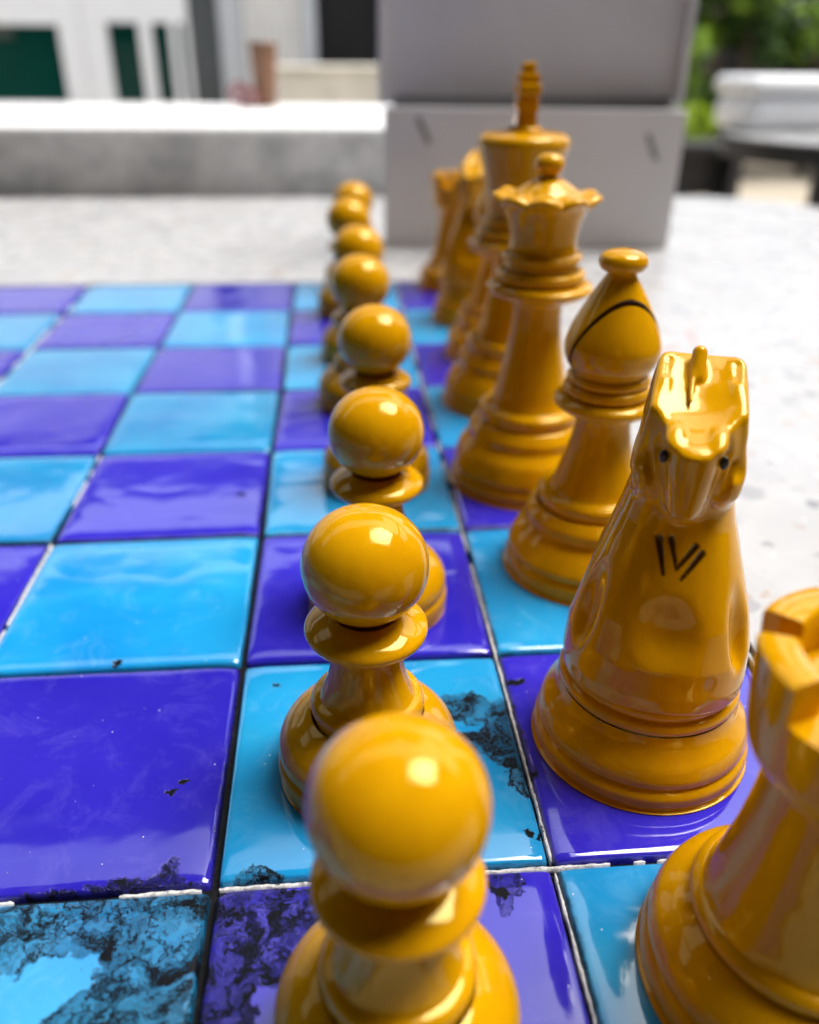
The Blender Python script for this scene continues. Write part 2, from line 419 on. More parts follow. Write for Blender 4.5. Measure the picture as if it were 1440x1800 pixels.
# ------------------------------------------------------------------ table
def table():
    t = empty('terrazzo_table', (0, 0, GZ), label='pale polished terrazzo table with a tiled chessboard set in its top', cat='table')
    ox = 0
    bm = bmesh.new()
    outer = []
    x0, x1, y0, y1, R = -11, 7.0, -3.2, 12.45, 2.0
    for cx, cy, a0 in ((x1-R, y1-R, 0), (x0+R, y1-R, 90), (x0+R, y0+R, 180), (x1-R, y0+R, 270)):
        for k in range(13):
            a = math.radians(a0 + k*90/12); outer.append((cx+R*math.cos(a), cy+R*math.sin(a)))
    inner = [(-7.06, -1.06), (1.055, -1.06), (1.055, 7.05), (-7.06, 7.05)]
    ztop = -.012 - GZ; zb = -1.1 - GZ
    def loop(pts, z): return [bm.verts.new((p[0], p[1], z)) for p in pts]
    def cyc(vs): return [bm.edges.new((vs[i], vs[(i+1) % len(vs)])) for i in range(len(vs))]
    o1 = loop(outer, ztop-.12); it = loop(inner, ztop)
    o0 = loop([(p[0]*.992-.016, p[1]*.992+.014) for p in outer], ztop)
    bmesh.ops.triangle_fill(bm, edges=cyc(o0)+cyc(it), use_beauty=True)
    o2 = loop(outer, zb); ib = loop(inner, ztop-.1)
    def wall(a, b):
        for i in range(len(a)):
            j = (i+1) % len(a); bm.faces.new((a[i], a[j], b[j], b[i]))
    wall(o0, o1); wall(o1, o2); wall(it, ib)
    bm.faces.new(o2); bm.faces.new(ib)
    bmesh.ops.recalc_face_normals(bm, faces=bm.faces)
    bm_obj('tabletop', bm, TERR, t)
    lathe('pedestal', [[(3.6, 0), (3.6, .6), (2.2, 1.2), (2.0, 7), (2.2, 13), (4, 14.49)]], CONC, t, seg=48)
    return t
T = table()
T_OFF = Vector((0, 0, GZ*S))

# ------------------------------------------------------------------ tiled chessboard: every tile its own part
board = empty('chessboard', (0, 0, 0), label='chessboard of glazed turquoise and violet tiles with worn black grout', cat='chessboard')
boxo('mortar_bed', (-7.055, 1.05, -1.055, 7.045, -.10, -.040), MORTAR, board)
gapx = {-7: .014, -6: .010, -5: .02, -4: .012, -3: .022, -2: .008, -1: .010, 0: .010, 1: .014}      # half gap at each grout line
gapy = {-1: .014, 0: .013, 1: .014, 2: .005, 3: .012, 4: .006, 5: .008, 6: .006, 7: .010}
# small real shifts of the grout-line crossings
shift = {(-1, 2): (.008, -.006), (-2, 2): (.004, -.012), (0, 2): (.004, -.02), (0, 0): (-.005, -.004), (-1, 1): (0, .012), (-2, 4): (-.03, 0), (-1, 4): (.01, -.006), (-2, 0): (.0, -.005)}
rs = random.Random(3)
for i in range(-7, 2):
    for j in range(-1, 8):
        a, b = shift.get((i, j), (0, 0)); shift[(i, j)] = (a + rs.uniform(-.006, .006), b + rs.uniform(-.005, .005))
def tile(i, j, mat):
    """tile between lines i,i+1 and j,j+1 : glazed top with a cushion edge"""
    rr = random.Random(i*31+j*7)
    def corner(a, b):
        s = shift[(a, b)]
        gx = gapx[a]*(1 if a == i else -1); gy = gapy[b]*(1 if b == j else -1)
        return np.array([a+s[0]+gx, b+s[1]+gy])
    c00, c10, c01, c11 = corner(i, j), corner(i+1, j), corner(i, j+1), corner(i+1, j+1)
    ts = [0, .004, .011, .028, .05, .08, .11, .15, .22, .35, .5, .65, .78, .85, .89, .92, .95, .972, .989, .996, 1]
    # how strongly each of the four sides rolls off
    e = [rr.uniform(.5, 1.1) for _ in range(4)]
    if i == -2 and j in (0, 1, 2, 3, 4): e[1] = 1.5
    if i == -1 and j in (0, 1, 2, 3): e[0] = 1.4
    if j in (1, 3): e[2] = 1.4
    tx, ty = rr.uniform(-.004, .004), rr.uniform(-.004, .004)
    def roll(d, k):
        z = 0
        if d < .10: z -= .0075*k*(1-d/.10)**2
        if d < .011: z -= .018*(1-math.sqrt(max(0, 1-(1-d/.011)**2)))
        return z
    V, F = [], []
    n = len(ts)
    cr = .014
    for b in ts:
        for a in ts:
            # rounded corners in plan
            aa, bb = a, b
            da, db = min(a, 1-a), min(b, 1-b)
            if da < cr and db < cr:
                ux, uy = (cr-da)/cr, (cr-db)/cr; mx = max(ux, uy); ln = math.hypot(ux, uy)
                if ln > 0:
                    k = mx/ln; ux *= k; uy *= k
                    aa = (cr-ux*cr) if a < .5 else 1-(cr-ux*cr)
                    bb = (cr-uy*cr) if b < .5 else 1-(cr-uy*cr)
            P = c00*(1-aa)*(1-bb)+c10*aa*(1-bb)+c01*(1-aa)*bb+c11*aa*bb
            z = roll(a, e[0])+roll(1-a, e[1])+roll(b, e[2])+roll(1-b, e[3])
            z += tx*(a-.5)+ty*(b-.5)
            V.append((P[0], P[1], max(z, -.036)))
    for y in range(n-1):
        for x in range(n-1):
            k = y*n+x; F.append((k, k+1, k+n+1, k+n))
    # skirt down into the mortar
    ring = [x for x in range(n)] + [y*n+n-1 for y in range(1, n)] + [(n-1)*n+x for x in range(n-2, -1, -1)] + [y*n for y in range(n-2, 0, -1)]
    base = len(V)
    for k in ring: V.append((V[k][0], V[k][1], -.06))
    L = len(ring)
    for q in range(L):
        F.append((ring[(q+1) % L], ring[q], base+q, base+(q+1) % L))
    return mesh_obj('tile', V, F, mat, board)
for i in range(-7, 1):
    for j in range(-1, 7):
        tile(i, j, CYAN if (i+j+1) % 2 == 0 else PURP)

# ragged chalky grout left in some joints
def grout(x0, y0, x1, y1, wd, seed, keep):
    rr = random.Random(seed); L = math.hypot(x1-x0, y1-y0); n = max(4, int(L/.012))
    dx, dy = (x1-x0)/L, (y1-y0)/L; nx, ny = -dy, dx
    rows = []; runlen = 0; on = True; wa = wb = wd*.7
    def flush():
        if len(rows) >= 3:
            bm = bmesh.new(); prev = None
            for q, (px, py, a, b, zt) in enumerate(rows):
                if q in (0, len(rows)-1): a *= .35; b *= .35
                cur = [bm.verts.new((px+nx*a, py+ny*a, -.037)), bm.verts.new((px+nx*a*.85, py+ny*a*.85, zt)), bm.verts.new((px-nx*b*.85, py-ny*b*.85, zt)), bm.verts.new((px-nx*b, py-ny*b, -.037))]
                if prev:
                    for k in range(3): bm.faces.new((prev[k], prev[k+1], cur[k+1], cur[k]))
                prev = cur
            bm_obj('grout_line', bm, WGROUT, board, smooth=True)
        rows.clear()
    for k in range(n+1):
        t = k/n*L
        if runlen <= 0:
            on = rr.random() < keep; runlen = rr.randint(4, 22) if on else rr.randint(2, 9)
            if not on: flush()
        runlen -= 1
        wa += (wd*rr.uniform(.1, 1.0)-wa)*.5; wb += (wd*rr.uniform(.1, 1.0)-wb)*.5
        if on: rows.append((x0+dx*t, y0+dy*t, wa, wb, -.016-rr.uniform(0, .003)))
    flush()
grout(-3.0, 0, -1.36, -.003, .012, 1, .45); grout(-1.36, -.003, -1.03, .0, .010, 2, .85); grout(-.98, 0, -.72, 0, .010, 3, .85); grout(-.72, 0, .98, 0, .009, 4, .75)
grout(0, -1, 0, -.02, .0075, 5, .75); grout(0, .02, 0, 2.0, .0075, 6, .88); grout(0, 2, .0, 7, .007, 7, .6)
grout(-2, .9, -2.0, 1.55, .008, 8, .85); grout(-2.0, 1.5, -2, 2.0, .009, 9, .9); grout(-2, 2.4, -1.99, 5, .007, 10, .7)
grout(-3, 0, -3, 7, .01, 11, .35); grout(1.02, 0, 1.02, 7, .012, 12, .5)

# ------------------------------------------------------------------ chess pieces
# pawn: base, foot, stem, collar, head
def pawn_proto():
    r = empty('chess_pawn', (0, 0, 0))
    lathe('base', [[(0, .0), (.27, .0), (.287, .006)], [(.287, .006), (.295, .02), (.297, .05), (.294, .078), (.283, .092)],
                   [(.283, .092), (.289, .105), (.291, .125), (.286, .155), (.268, .19), (.238, .222), (.205, .243), (.182, .252)]], WOOD, r)
    lathe('foot_ring', [[(.172, .248), (.178, .27), (.181, .288), (.178, .304), (.168, .318), (.150, .325)]], WOOD, r)
    lathe('stem', [[(.152, .322), (.140, .345), (.124, .39), (.112, .44), (.106, .49), (.110, .525), (.118, .538)]], WOOD, r)
    lathe('collar', [[(.105, .535), (.140, .538), (.172, .552), (.187, .572), (.184, .590), (.165, .606), (.130, .622), (.10, .630)]], WOOD, r)
    hd = []
    for k in range(15):
        a = -PI/2*.80 + k*(PI/2*1.80)/14
        rr = .187*math.cos(a)**.93 if k < 14 else 0
        hd.append((max(rr, 0), .797+.174*math.sin(a)))
    lathe('head', [hd], WOOD, r, n=4)
    return r
def king_base(r, R, h1, rd, fr, fz, k=1.0):
    """wide turned foot shared by the officers: disc, groove, dome, ring"""
    lathe('base', [[(0, 0), (R-.02, 0), (R-.004, .006)], [(R-.004, .006), (R, .03), (R, .06), (R-.008, .082), (R-.018, .092)],
                   [(R-.018, .092), (R-.011, .106), (R-.010, .13), (rd-.004, h1), (rd-.05, h1+.055), (fr+.045, h1+.10), (fr+.012, h1+.145), (fr-.008, fz-.055)]], WOOD, r)
    lathe('foot_ring', [[(fr-.012, fz-.06), (fr-.004, fz-.03), (fr, fz-.012), (fr-.003, fz+.006), (fr-.02, fz+.02), (fr-.055, fz+.026)]], WOOD, r)

def rook_proto():
    r = empty('chess_rook', (0, 0, 0))
    lathe('base', [[(0, 0), (.35, 0), (.366, .006)], [(.366, .006), (.372, .03), (.372, .06), (.362, .082), (.353, .09)],
                   [(.353, .09), (.360, .105), (.360, .13), (.345, .165), (.315, .195), (.285, .215), (.27, .225)]], WOOD, r)
    lathe('foot_ring', [[(.262, .222), (.272, .235), (.276, .25), (.272, .265), (.258, .277), (.24, .28)]], WOOD, r)
    lathe('stem', [[(.250, .276), (.236, .31), (.222, .37), (.206, .45), (.192, .55), (.184, .64), (.184, .70), (.188, .715)]], WOOD, r)
    lathe('collar', [[(.186, .712), (.198, .722), (.218, .745), (.236, .775), (.243, .80)]], WOOD, r)
    # crown: hollow, with six slots cut in the rim
    bm = bmesh.new()
    seg = 144; slots = [math.radians(a) for a in (-153, -93, -33, 27, 87, 147)]; hw = math.radians(9.5)
    zr, zf, zs = 1.045, .93, .945
    def isslot(a):
        return any(abs((a-s+PI) % (2*PI)-PI) < hw for s in slots)
    ro = lambda z: .243+.025*min(1, (z-.80)/.245)**.8
    RI = .178
    flags = [isslot(2*PI*(k+.5)/seg) for k in range(seg)]
    rows = {}
    def V(key, rad, k, z):
        kk = (key, k % seg)
        if kk not in rows:
            a = 2*PI*(k % seg)/seg; rows[kk] = bm.verts.new((rad*math.cos(a), rad*math.sin(a), z))
        return rows[kk]
    def quad(a, b, c, d): bm.faces.new((a, b, c, d))
    zs_list = [.80, .84, .88, .92, zs]
    for k in range(seg):
        for q in range(len(zs_list)-1):
            za, zb = zs_list[q], zs_list[q+1]
            quad(V('o%d' % q, ro(za), k, za), V('o%d' % q, ro(za), k+1, za), V('o%d' % (q+1), ro(zb), k+1, zb), V('o%d' % (q+1), ro(zb), k, zb))
        q = len(zs_list)-1
        # inner well
        quad(V('if', RI, k+1, zf), V('if', RI, k, zf), V('is', RI, k, zs), V('is', RI, k+1, zs))
        bm.faces.new((V('if', RI, k, zf), V('if', RI, k+1, zf), V('c', 0.03, k+1, zf-.03), V('c', .03, k, zf-.03)))
        if flags[k]:
            quad(V('o%d' % q, 0, k, zs), V('o%d' % q, 0, k+1, zs), V('is', RI, k+1, zs), V('is', RI, k, zs))
        else:
            e = .010
            quad(V('o%d' % q, 0, k, zs), V('o%d' % q, 0, k+1, zs), V('t0', ro(1.03), k+1, zr-e), V('t0', ro(1.03), k, zr-e))
            quad(V('t0', 0, k, 0), V('t0', 0, k+1, 0), V('t1', ro(1.03)-e, k+1, zr), V('t1', ro(1.03)-e, k, zr))
            quad(V('t1', 0, k, 0), V('t1', 0, k+1, 0), V('t2', RI+e, k+1, zr), V('t2', RI+e, k, zr))
            quad(V('t2', 0, k, 0), V('t2', 0, k+1, 0), V('t3', RI, k+1, zr-e), V('t3', RI, k, zr-e))
            quad(V('t3', 0, k, 0), V('t3', 0, k+1, 0), V('is', RI, k+1, zs), V('is', RI, k, zs))
            for side, kk in ((-1, k), (1, k+1)):
                nb = flags[(k+side) % seg]
                if nb:
                    f = [V('o%d' % q, 0, kk, zs), V('t0', 0, kk, 0), V('t1', 0, kk, 0), V('t2', 0, kk, 0), V('t3', 0, kk, 0), V('is', 0, kk, 0)]
                    if side > 0: f = f[::-1]
                    bm.faces.new(f)
    bmesh.ops.recalc_face_normals(bm, faces=bm.faces)
    o = bm_obj('crown', bm, WOOD, r, smooth=True)
    me = o.data; me.set_sharp_from_angle(angle=math.radians(48))
    return r

def bishop_proto():
    r = empty('chess_bishop', (0, 0, 0))
    king_base(r, .374, .19, .335, .252, .385)
    lathe('stem', [[(.205, .405), (.188, .43), (.166, .50), (.142, .58), (.125, .66), (.118, .71), (.122, .745), (.14, .765)]], WOOD, r)
    lathe('collar', [[(.125, .762), (.165, .768), (.200, .785), (.217, .806), (.213, .824), (.192, .838), (.165, .842)],
                     [(.165, .842), (.178, .852), (.184, .870), (.176, .888), (.158, .894)],
                     [(.158, .894), (.170, .904), (.173, .917), (.165, .930), (.152, .936)]], WOOD, r)
    hd = lathe('head', [[(.0, .93), (.148, .935), (.158, .95), (.178, .975), (.192, 1.01), (.196, 1.045), (.190, 1.08), (.172, 1.13), (.143, 1.19), (.110, 1.25), (.080, 1.30), (.060, 1.33), (.052, 1.345), (.0, 1.346)]], WOOD, r, n=6)
    # slanting cut of the mitre
    bm = bmesh.new(); bmesh.ops.remove_doubles(bm, verts=bm.verts, dist=1e-6)
    box(bm, -.4, .4, -.078, .6, -.009, .009)
    cut = bm_obj('cut', bm, DARKCUT)
    nz_ = Vector((-.086, .948, .306)).normalized(); nx_ = Vector((1, .09, 0)).normalized(); ny_ = nz_.cross(nx_).normalized(); nx_ = ny_.cross(nz_)
    q = Matrix((nx_, ny_, nz_)).transposed().to_4x4(); q.translation = Vector((-.034, -.094, 1.193))*S
    cut.matrix_world = q
    bm2 = bmesh.new(); bm2.from_mesh(hd.data); bmesh.ops.remove_doubles(bm2, verts=bm2.verts, dist=1e-6); bmesh.ops.recalc_face_normals(bm2, faces=bm2.faces); bm2.to_mesh(hd.data); bm2.free()
    hd.data.materials.append(DARKCUT)
    md = hd.modifiers.new('slot', 'BOOLEAN'); md.operation = 'DIFFERENCE'; md.object = cut; md.solver = 'EXACT'
    try: md.material_mode = 'TRANSFER'
    except Exception: pass
    bpy.context.view_layer.update()
    dg = bpy.context.evaluated_depsgraph_get()
    me = bpy.data.meshes.new_from_object(hd.evaluated_get(dg)); hd.modifiers.clear(); hd.data = me
    me.set_sharp_from_angle(angle=math.radians(50))
    bpy.data.objects.remove(cut)
    lathe('finial', [[(.050, 1.338), (.060, 1.345), (.082, 1.356), (.094, 1.375), (.095, 1.390), (.086, 1.410), (.062, 1.424), (.03, 1.430), (0, 1.431)]], WOOD, r, seg=64)
    return r

def queen_proto():
    r = empty('chess_queen', (0, 0, 0))
    king_base(r, .405, .215, .372, .272, .425)
    lathe('stem', [[(.215, .445), (.196, .49), (.182, .56), (.160, .66), (.140, .76), (.126, .86), (.121, .94), (.126, .985), (.15, 1.01)]], WOOD, r)
    lathe('collar', [[(.13, 1.005), (.19, 1.012), (.235, 1.03), (.262, 1.055), (.259, 1.075), (.235, 1.088), (.20, 1.092)],
                     [(.20, 1.092), (.214, 1.104), (.220, 1.125), (.212, 1.145), (.190, 1.152)],
                     [(.180, 1.150), (.182, 1.17), (.176, 1.185)],
                     [(.176, 1.185), (.192, 1.198), (.197, 1.213), (.190, 1.228), (.170, 1.235)]], WOOD, r)
    lathe('crown_stem', [[(.168, 1.232), (.163, 1.27), (.165, 1.32), (.177, 1.38), (.200, 1.435), (.228, 1.47)]], WOOD, r)
    def scal(rr, z, a):
        w_ = max(0, (rr-.13)/.13)
        s = abs(math.sin(a*4.5+.4))
        return rr*(1-.10*w_*(1-s**.7)), z - .028*w_*(1-s)
    lathe('crown', [[(.20, 1.462), (.232, 1.468), (.255, 1.478), (.264, 1.492), (.256, 1.506), (.236, 1.512), (.20, 1.507), (.16, 1.512), (.12, 1.535), (.08, 1.56), (.05, 1.572)]], WOOD, r, rfun=scal, seg=216)
    lathe('finial', [[(.042, 1.562), (.040, 1.58), (.056, 1.596), (.069, 1.622), (.066, 1.650), (.046, 1.672), (.02, 1.680), (0, 1.681)]], WOOD, r, seg=48)
    return r

def king_proto():
    r = empty('chess_king', (0, 0, 0))
    king_base(r, .425, .205, .385, .29, .428)
    lathe('stem', [[(.225, .45), (.205, .50), (.188, .58), (.166, .68), (.148, .78), (.136, .87), (.132, .93), (.138, .97), (.16, .99)]], WOOD, r)
    lathe('collar', [[(.14, .985), (.22, .992), (.27, 1.01), (.300, 1.032), (.296, 1.052), (.265, 1.068), (.235, 1.072)],
                     [(.235, 1.072), (.252, 1.085), (.260, 1.105), (.250, 1.125), (.225, 1.132)],
                     [(.215, 1.130), (.214, 1.145), (.205, 1.155)],
                     [(.205, 1.155), (.222, 1.165), (.228, 1.18), (.220, 1.195), (.20, 1.202)]], WOOD, r)
    lathe('crown', [[(.196, 1.20), (.20, 1.26), (.212, 1.36), (.232, 1.46), (.254, 1.54), (.268, 1.585), (.273, 1.61), (.268, 1.635), (.248, 1.655), (.20, 1.668), (.13, 1.675), (.085, 1.68)]], WOOD, r)
    lathe('cross_foot', [[(.098, 1.674), (.100, 1.69), (.085, 1.70), (.07, 1.702), (0, 1.703)]], WOOD, r, seg=48)
    # cross seen on edge: arms point towards and away from the camera
    bm = bmesh.new()
    box(bm, -.060, .060, -.060, .060, 1.700, 1.762, bev=.008)
    box(bm, -.063, .063, -.064, .064, 1.776, 1.848, bev=.008)
    box(bm, -.064, .064, -.100, .100, 1.862, 1.925, bev=.010)
    box(bm, -.062, .062, -.062, .062, 1.932, 1.975, bev=.008)
    box(bm, -.052, .052, -.052, .052, 1.74, 1.95)
    box(bm, -.040, .040, -.040, .040, 1.96, 2.032, bev=.012)
    o = bm_obj('cross', bm, WOOD, r)
    return r

# ---- knight head and neck: a smooth-blended solid turned into one skin with surface nets
def surface_nets(f, lo, hi, h):
    nx, ny, nz = [int(math.ceil((b-a)/h))+1 for a, b in zip(lo, hi)]
    x = lo[0]+h*np.arange(nx); y = lo[1]+h*np.arange(ny); z = lo[2]+h*np.arange(nz)
    X, Y, Z = np.meshgrid(x, y, z, indexing='ij')
    D = f(X, Y, Z).astype(np.float64)
    ins = D < 0
    acc = np.zeros((nx-1, ny-1, nz-1, 3)); cnt = np.zeros((nx-1, ny-1, nz-1))
    offs = [(a, b, c) for a in (0, 1) for b in (0, 1) for c in (0, 1)]
    def sl(o): return tuple(slice(o[k], (D.shape[k]-1)+o[k]) for k in range(3))
    for a in offs:
        for ax in range(3):
            if a[ax] == 1: continue
            b = list(a); b[ax] = 1; b = tuple(b)
            da, db = D[sl(a)], D[sl(b)]
            m = (da < 0) != (db < 0)
            t = np.where(m, da/np.where(m, da-db, 1), 0)
            for k in range(3):
                acc[..., k] += np.where(m, a[k]+(t if k == ax else 0), 0)
            cnt += m
    act = cnt > 0
    idx = -np.ones(act.shape, int); idx[act] = np.arange(act.sum())
    ii = np.argwhere(act)
    P = (ii + acc[act]/cnt[act][:, None])*h + np.array(lo)
    faces = []
    for ax in range(3):
        u, v = [(1, 2), (2, 0), (0, 1)][ax]
        s0 = [slice(1, n-1) for n in D.shape]; s0[ax] = slice(0, D.shape[ax]-1)
        s1 = list(s0); s1[ax] = slice(1, D.shape[ax])
        a, b = ins[tuple(s0)], ins[tuple(s1)]
        for flip, m in ((False, a & ~b), (True, ~a & b)):
            q = np.argwhere(m)
            if not len(q): continue
            base = q + 1; base[:, ax] = q[:, ax]
            def g(du, dv):
                w_ = base.copy(); w_[:, u] -= du; w_[:, v] -= dv
                return idx[w_[:, 0], w_[:, 1], w_[:, 2]]
            quad = np.stack([g(1, 1), g(0, 1), g(0, 0), g(1, 0)], 1)
            if flip: quad = quad[:, ::-1]
            faces.append(quad)
    F = np.concatenate(faces); F = F[(F >= 0).all(1)]
    return P, F

def smin(a, b, k):
    h = np.clip(.5+.5*(b-a)/k, 0, 1); return b*(1-h)+a*h-k*h*(1-h)
def smax(a, b, k): return -smin(-a, -b, k)
def ell(X, Y, Z, c, r, rx=0, rz=0):
    x, y, z = X-c[0], Y-c[1], Z-c[2]
    if rz: x, y = x*math.cos(rz)+y*math.sin(rz), -x*math.sin(rz)+y*math.cos(rz)
    if rx: y, z = y*math.cos(rx)+z*math.sin(rx), -y*math.sin(rx)+z*math.cos(rx)
    k0 = np.sqrt((x/r[0])**2+(y/r[1])**2+(z/r[2])**2); k1 = np.sqrt((x/r[0]**2)**2+(y/r[1]**2)**2+(z/r[2]**2)**2)
    return k0*(k0-1)/np.maximum(k1, 1e-9)
def rbox(X, Y, Z, c, r, rad, rx=0, taper=0):
    x, y, z = X-c[0], Y-c[1], Z-c[2]
    if rx: y, z = y*math.cos(rx)+z*math.sin(rx), -y*math.sin(rx)+z*math.cos(rx)
    w_ = r[0]*(1-taper*y/r[1])
    qx, qy, qz = np.abs(x)-w_+rad, np.abs(y)-r[1]+rad, np.abs(z)-r[2]+rad
    return np.sqrt(np.maximum(qx, 0)**2+np.maximum(qy, 0)**2+np.maximum(qz, 0)**2)+np.minimum(np.maximum(qx, np.maximum(qy, qz)), 0)-rad
def cap(X, Y, Z, a, b, ra, rb=None):
    rb = ra if rb is None else rb
    a = np.array(a); b = np.array(b); d = b-a
    t = np.clip(((X-a[0])*d[0]+(Y-a[1])*d[1]+(Z-a[2])*d[2])/(d@d), 0, 1)
    return np.sqrt((X-a[0]-t*d[0])**2+(Y-a[1]-t*d[1])**2+(Z-a[2]-t*d[2])**2)-(ra+(rb-ra)*t)

KZ = [.33, .40, .50, .62, .76, .90, 1.02, 1.12, 1.22, 1.32, 1.40]
KW = [.288, .290, .283, .258, .212, .168, .142, .135, .125, .110, .095]
KF = [.288, .296, .292, .262, .215, .165, .140, .150, .160, .160, .14]
KB = [-.288, -.290, -.282, -.262, -.240, -.222, -.205, -.190, -.170, -.140, -.11]
CUTS = ((.050, .885, .024, .790, .0115), (.016, .890, -.008, .815, .010), (-.054, .875, -.010, .808, .010), (-.074, .855, -.028, .782, .011))
def neck_front(x, z):
    W, Fr, B = (float(np.interp(z, KZ, q)) for q in (KW, KF, KB))
    return (Fr+B)/2+(Fr-B)/2*(1-abs(x/W)**2.3)**(1/2.3)
# local frame of the knight: +y is where the horse looks, x across, z up
def knight_sdf(X, Y, Z):
    zz, hw, yf, yb = KZ, KW, KF, KB
    W = np.interp(Z, zz, hw); Fr = np.interp(Z, zz, yf); B = np.interp(Z, zz, yb)
    c = (Fr+B)/2; d = (Fr-B)/2
    ex = 2.3
    k = (np.abs(X/W)**ex+np.abs((Y-c)/d)**ex)**(1/ex)
    neck = (k-1)*np.minimum(W, d)*.85
    neck = smax(neck, .335-Z, .02); neck = smax(neck, Z-1.30, .06)
    ax = np.abs(X)
    # head: broad plate from ears to cheeks, a narrower nose wedge standing in front of it
    XS = X*np.interp(Z, [1.05, 1.2, 1.40], [1, 1.03, 1.27]); ax0 = ax; ax = np.abs(XS)
    plate = rbox(XS, Y, Z, (0, .020, 1.20), (.142, .125, .205), .045)
    cheek = ell(ax, Y, Z, (.103, .055, 1.075), (.055, .105, .100), rx=-.25)
    nz = [.92, .96, 1.0, 1.06, 1.12, 1.18, 1.26]
    nw = np.interp(Z, nz, [.032, .046, .056, .068, .076, .080, .084]); ny = np.interp(Z, nz, [.215, .236, .247, .257, .264, .268, .262])
    nk = (np.abs(X/nw)**2.6+np.abs((Y-.09)/(ny-.09))**2.6)**(1/2.6)
    nose = smax(smax((nk-1)*nw*.8, .955-Z, .05), -(Y-.0), .02)
    head = smin(smin(plate, nose, .03), cheek, .03)
    # dished top plane between ears and brow
    top = (Z-1.338+.44*(Y+.05))*.915
    dish = top+.020*np.exp(-((Y-.08)/.11)**2)*np.clip(1-(ax/.12)**2, 0, 1)
    head = smax(head, dish, .012)
    d_ = smin(neck, head, .03)
    d_ = smax(d_, dish, .012)
    ear = smin(cap(ax, Y, Z, (.112, -.05, 1.28), (.116, -.080, 1.325), .030, .022), ell(ax, Y, Z, (.112, -.01, 1.295), (.026, .07, .024), rx=-.46), .02)
    knot = cap(X, Y, Z, (.012, -.02, 1.31), (.012, -.065, 1.368), .024, .021)
    mane = cap(X, Y, Z, (.024, -.05, 1.338), (.024, .08, 1.275), .010, .007)
    brow = ell(ax, Y, Z, (.060, .195, 1.216), (.024, .045, .012), rx=-.46)
    for t, kk in ((ear, .02), (knot, .010), (mane, .010), (brow, .015)): d_ = smin(d_, t, kk)
    for a, b, ra, rb, kk in (((.150, .165, 1.30), (.158, .165, 1.12), .052, .050, .010),      # scooped temples
                             ((.098, .235, 1.175), (.098, .17, 1.165), .020, .020, .010),     # eye sockets
                             ((.115, .135, 1.13), (.085, .175, 1.00), .012, .009, .010),     # jaw line
                             ((.030, .246, 1.0), (.075, .185, 1.055), .007, .005, .005),     # mouth
                             ((.150, .08, 1.13), (.160, -.03, 1.16), .014, .016, .012),
                             ((.158, .10, 1.05), (.15, .0, .99), .010, .010, .012),
                             ((.110, -.06, 1.352), (.108, -.0, 1.325), .014, .012, .010),    # ear hollows
                             ((.160, .03, 1.335), (.150, -.03, 1.345), .020, .018, .006),
                             ((.165, .07, 1.235), (.160, -.02, 1.255), .022, .018, .006),
                             ((.165, .06, 1.175), (.160, -.04, 1.185), .016, .014, .006),
                             ((.075, .262, 1.11), (.050, .262, 1.015), .006, .004, .006)):
        d_ = smax(d_, -cap(ax, Y, Z, a, b, ra, rb), kk)
    d_ = smax(d_, -cap(X, Y, Z, (.012, -.02, 1.378), (.012, .02, 1.345), .011), .003)
    for x0 in (-.075, -.035, .075):
        d_ = smax(d_, -cap(X, Y, Z, (x0, -.02, 1.335), (x0*.9, .13, 1.260), .011, .008), .008)
    # mane cuts along the back
    for q in range(6):
        z0 = .62+q*.12
        d_ = smax(d_, -cap(ax, Y, Z, (.04, -.27, z0), (.16, -.13, z0+.06), .014, .008), .012)
    # carved folds on the chest: knife-cut V strokes, an oval dent and long side hollows
    fy = lambda z: float(np.interp(z, zz, yf))
    for x0, z0, x1, z1, rad in CUTS:
        d_ = smax(d_, -cap(X, Y, Z, (x0, neck_front(x0, z0), z0), (x1, neck_front(x1, z1), z1), rad*.75, rad*.25), .003)
    d_ = smax(d_, -ell(X, Y, Z, (-.01, fy(.66)+.066, .640), (.085, .072, .085)), .07)
    d_ = smax(d_, -ell(ax, Y, Z, (.245, .17, .66), (.050, .07, .18), rz=-.5), .03)
    d_ = smax(d_, -ell(ax, Y, Z, (.185, .315, .455), (.075, .045, .055), rx=0, rz=-.45), .035)
    d_ = smax(d_, -ell(ax, Y, Z, (.27, -.08, .62), (.04, .10, .15)), .03)
    return d_

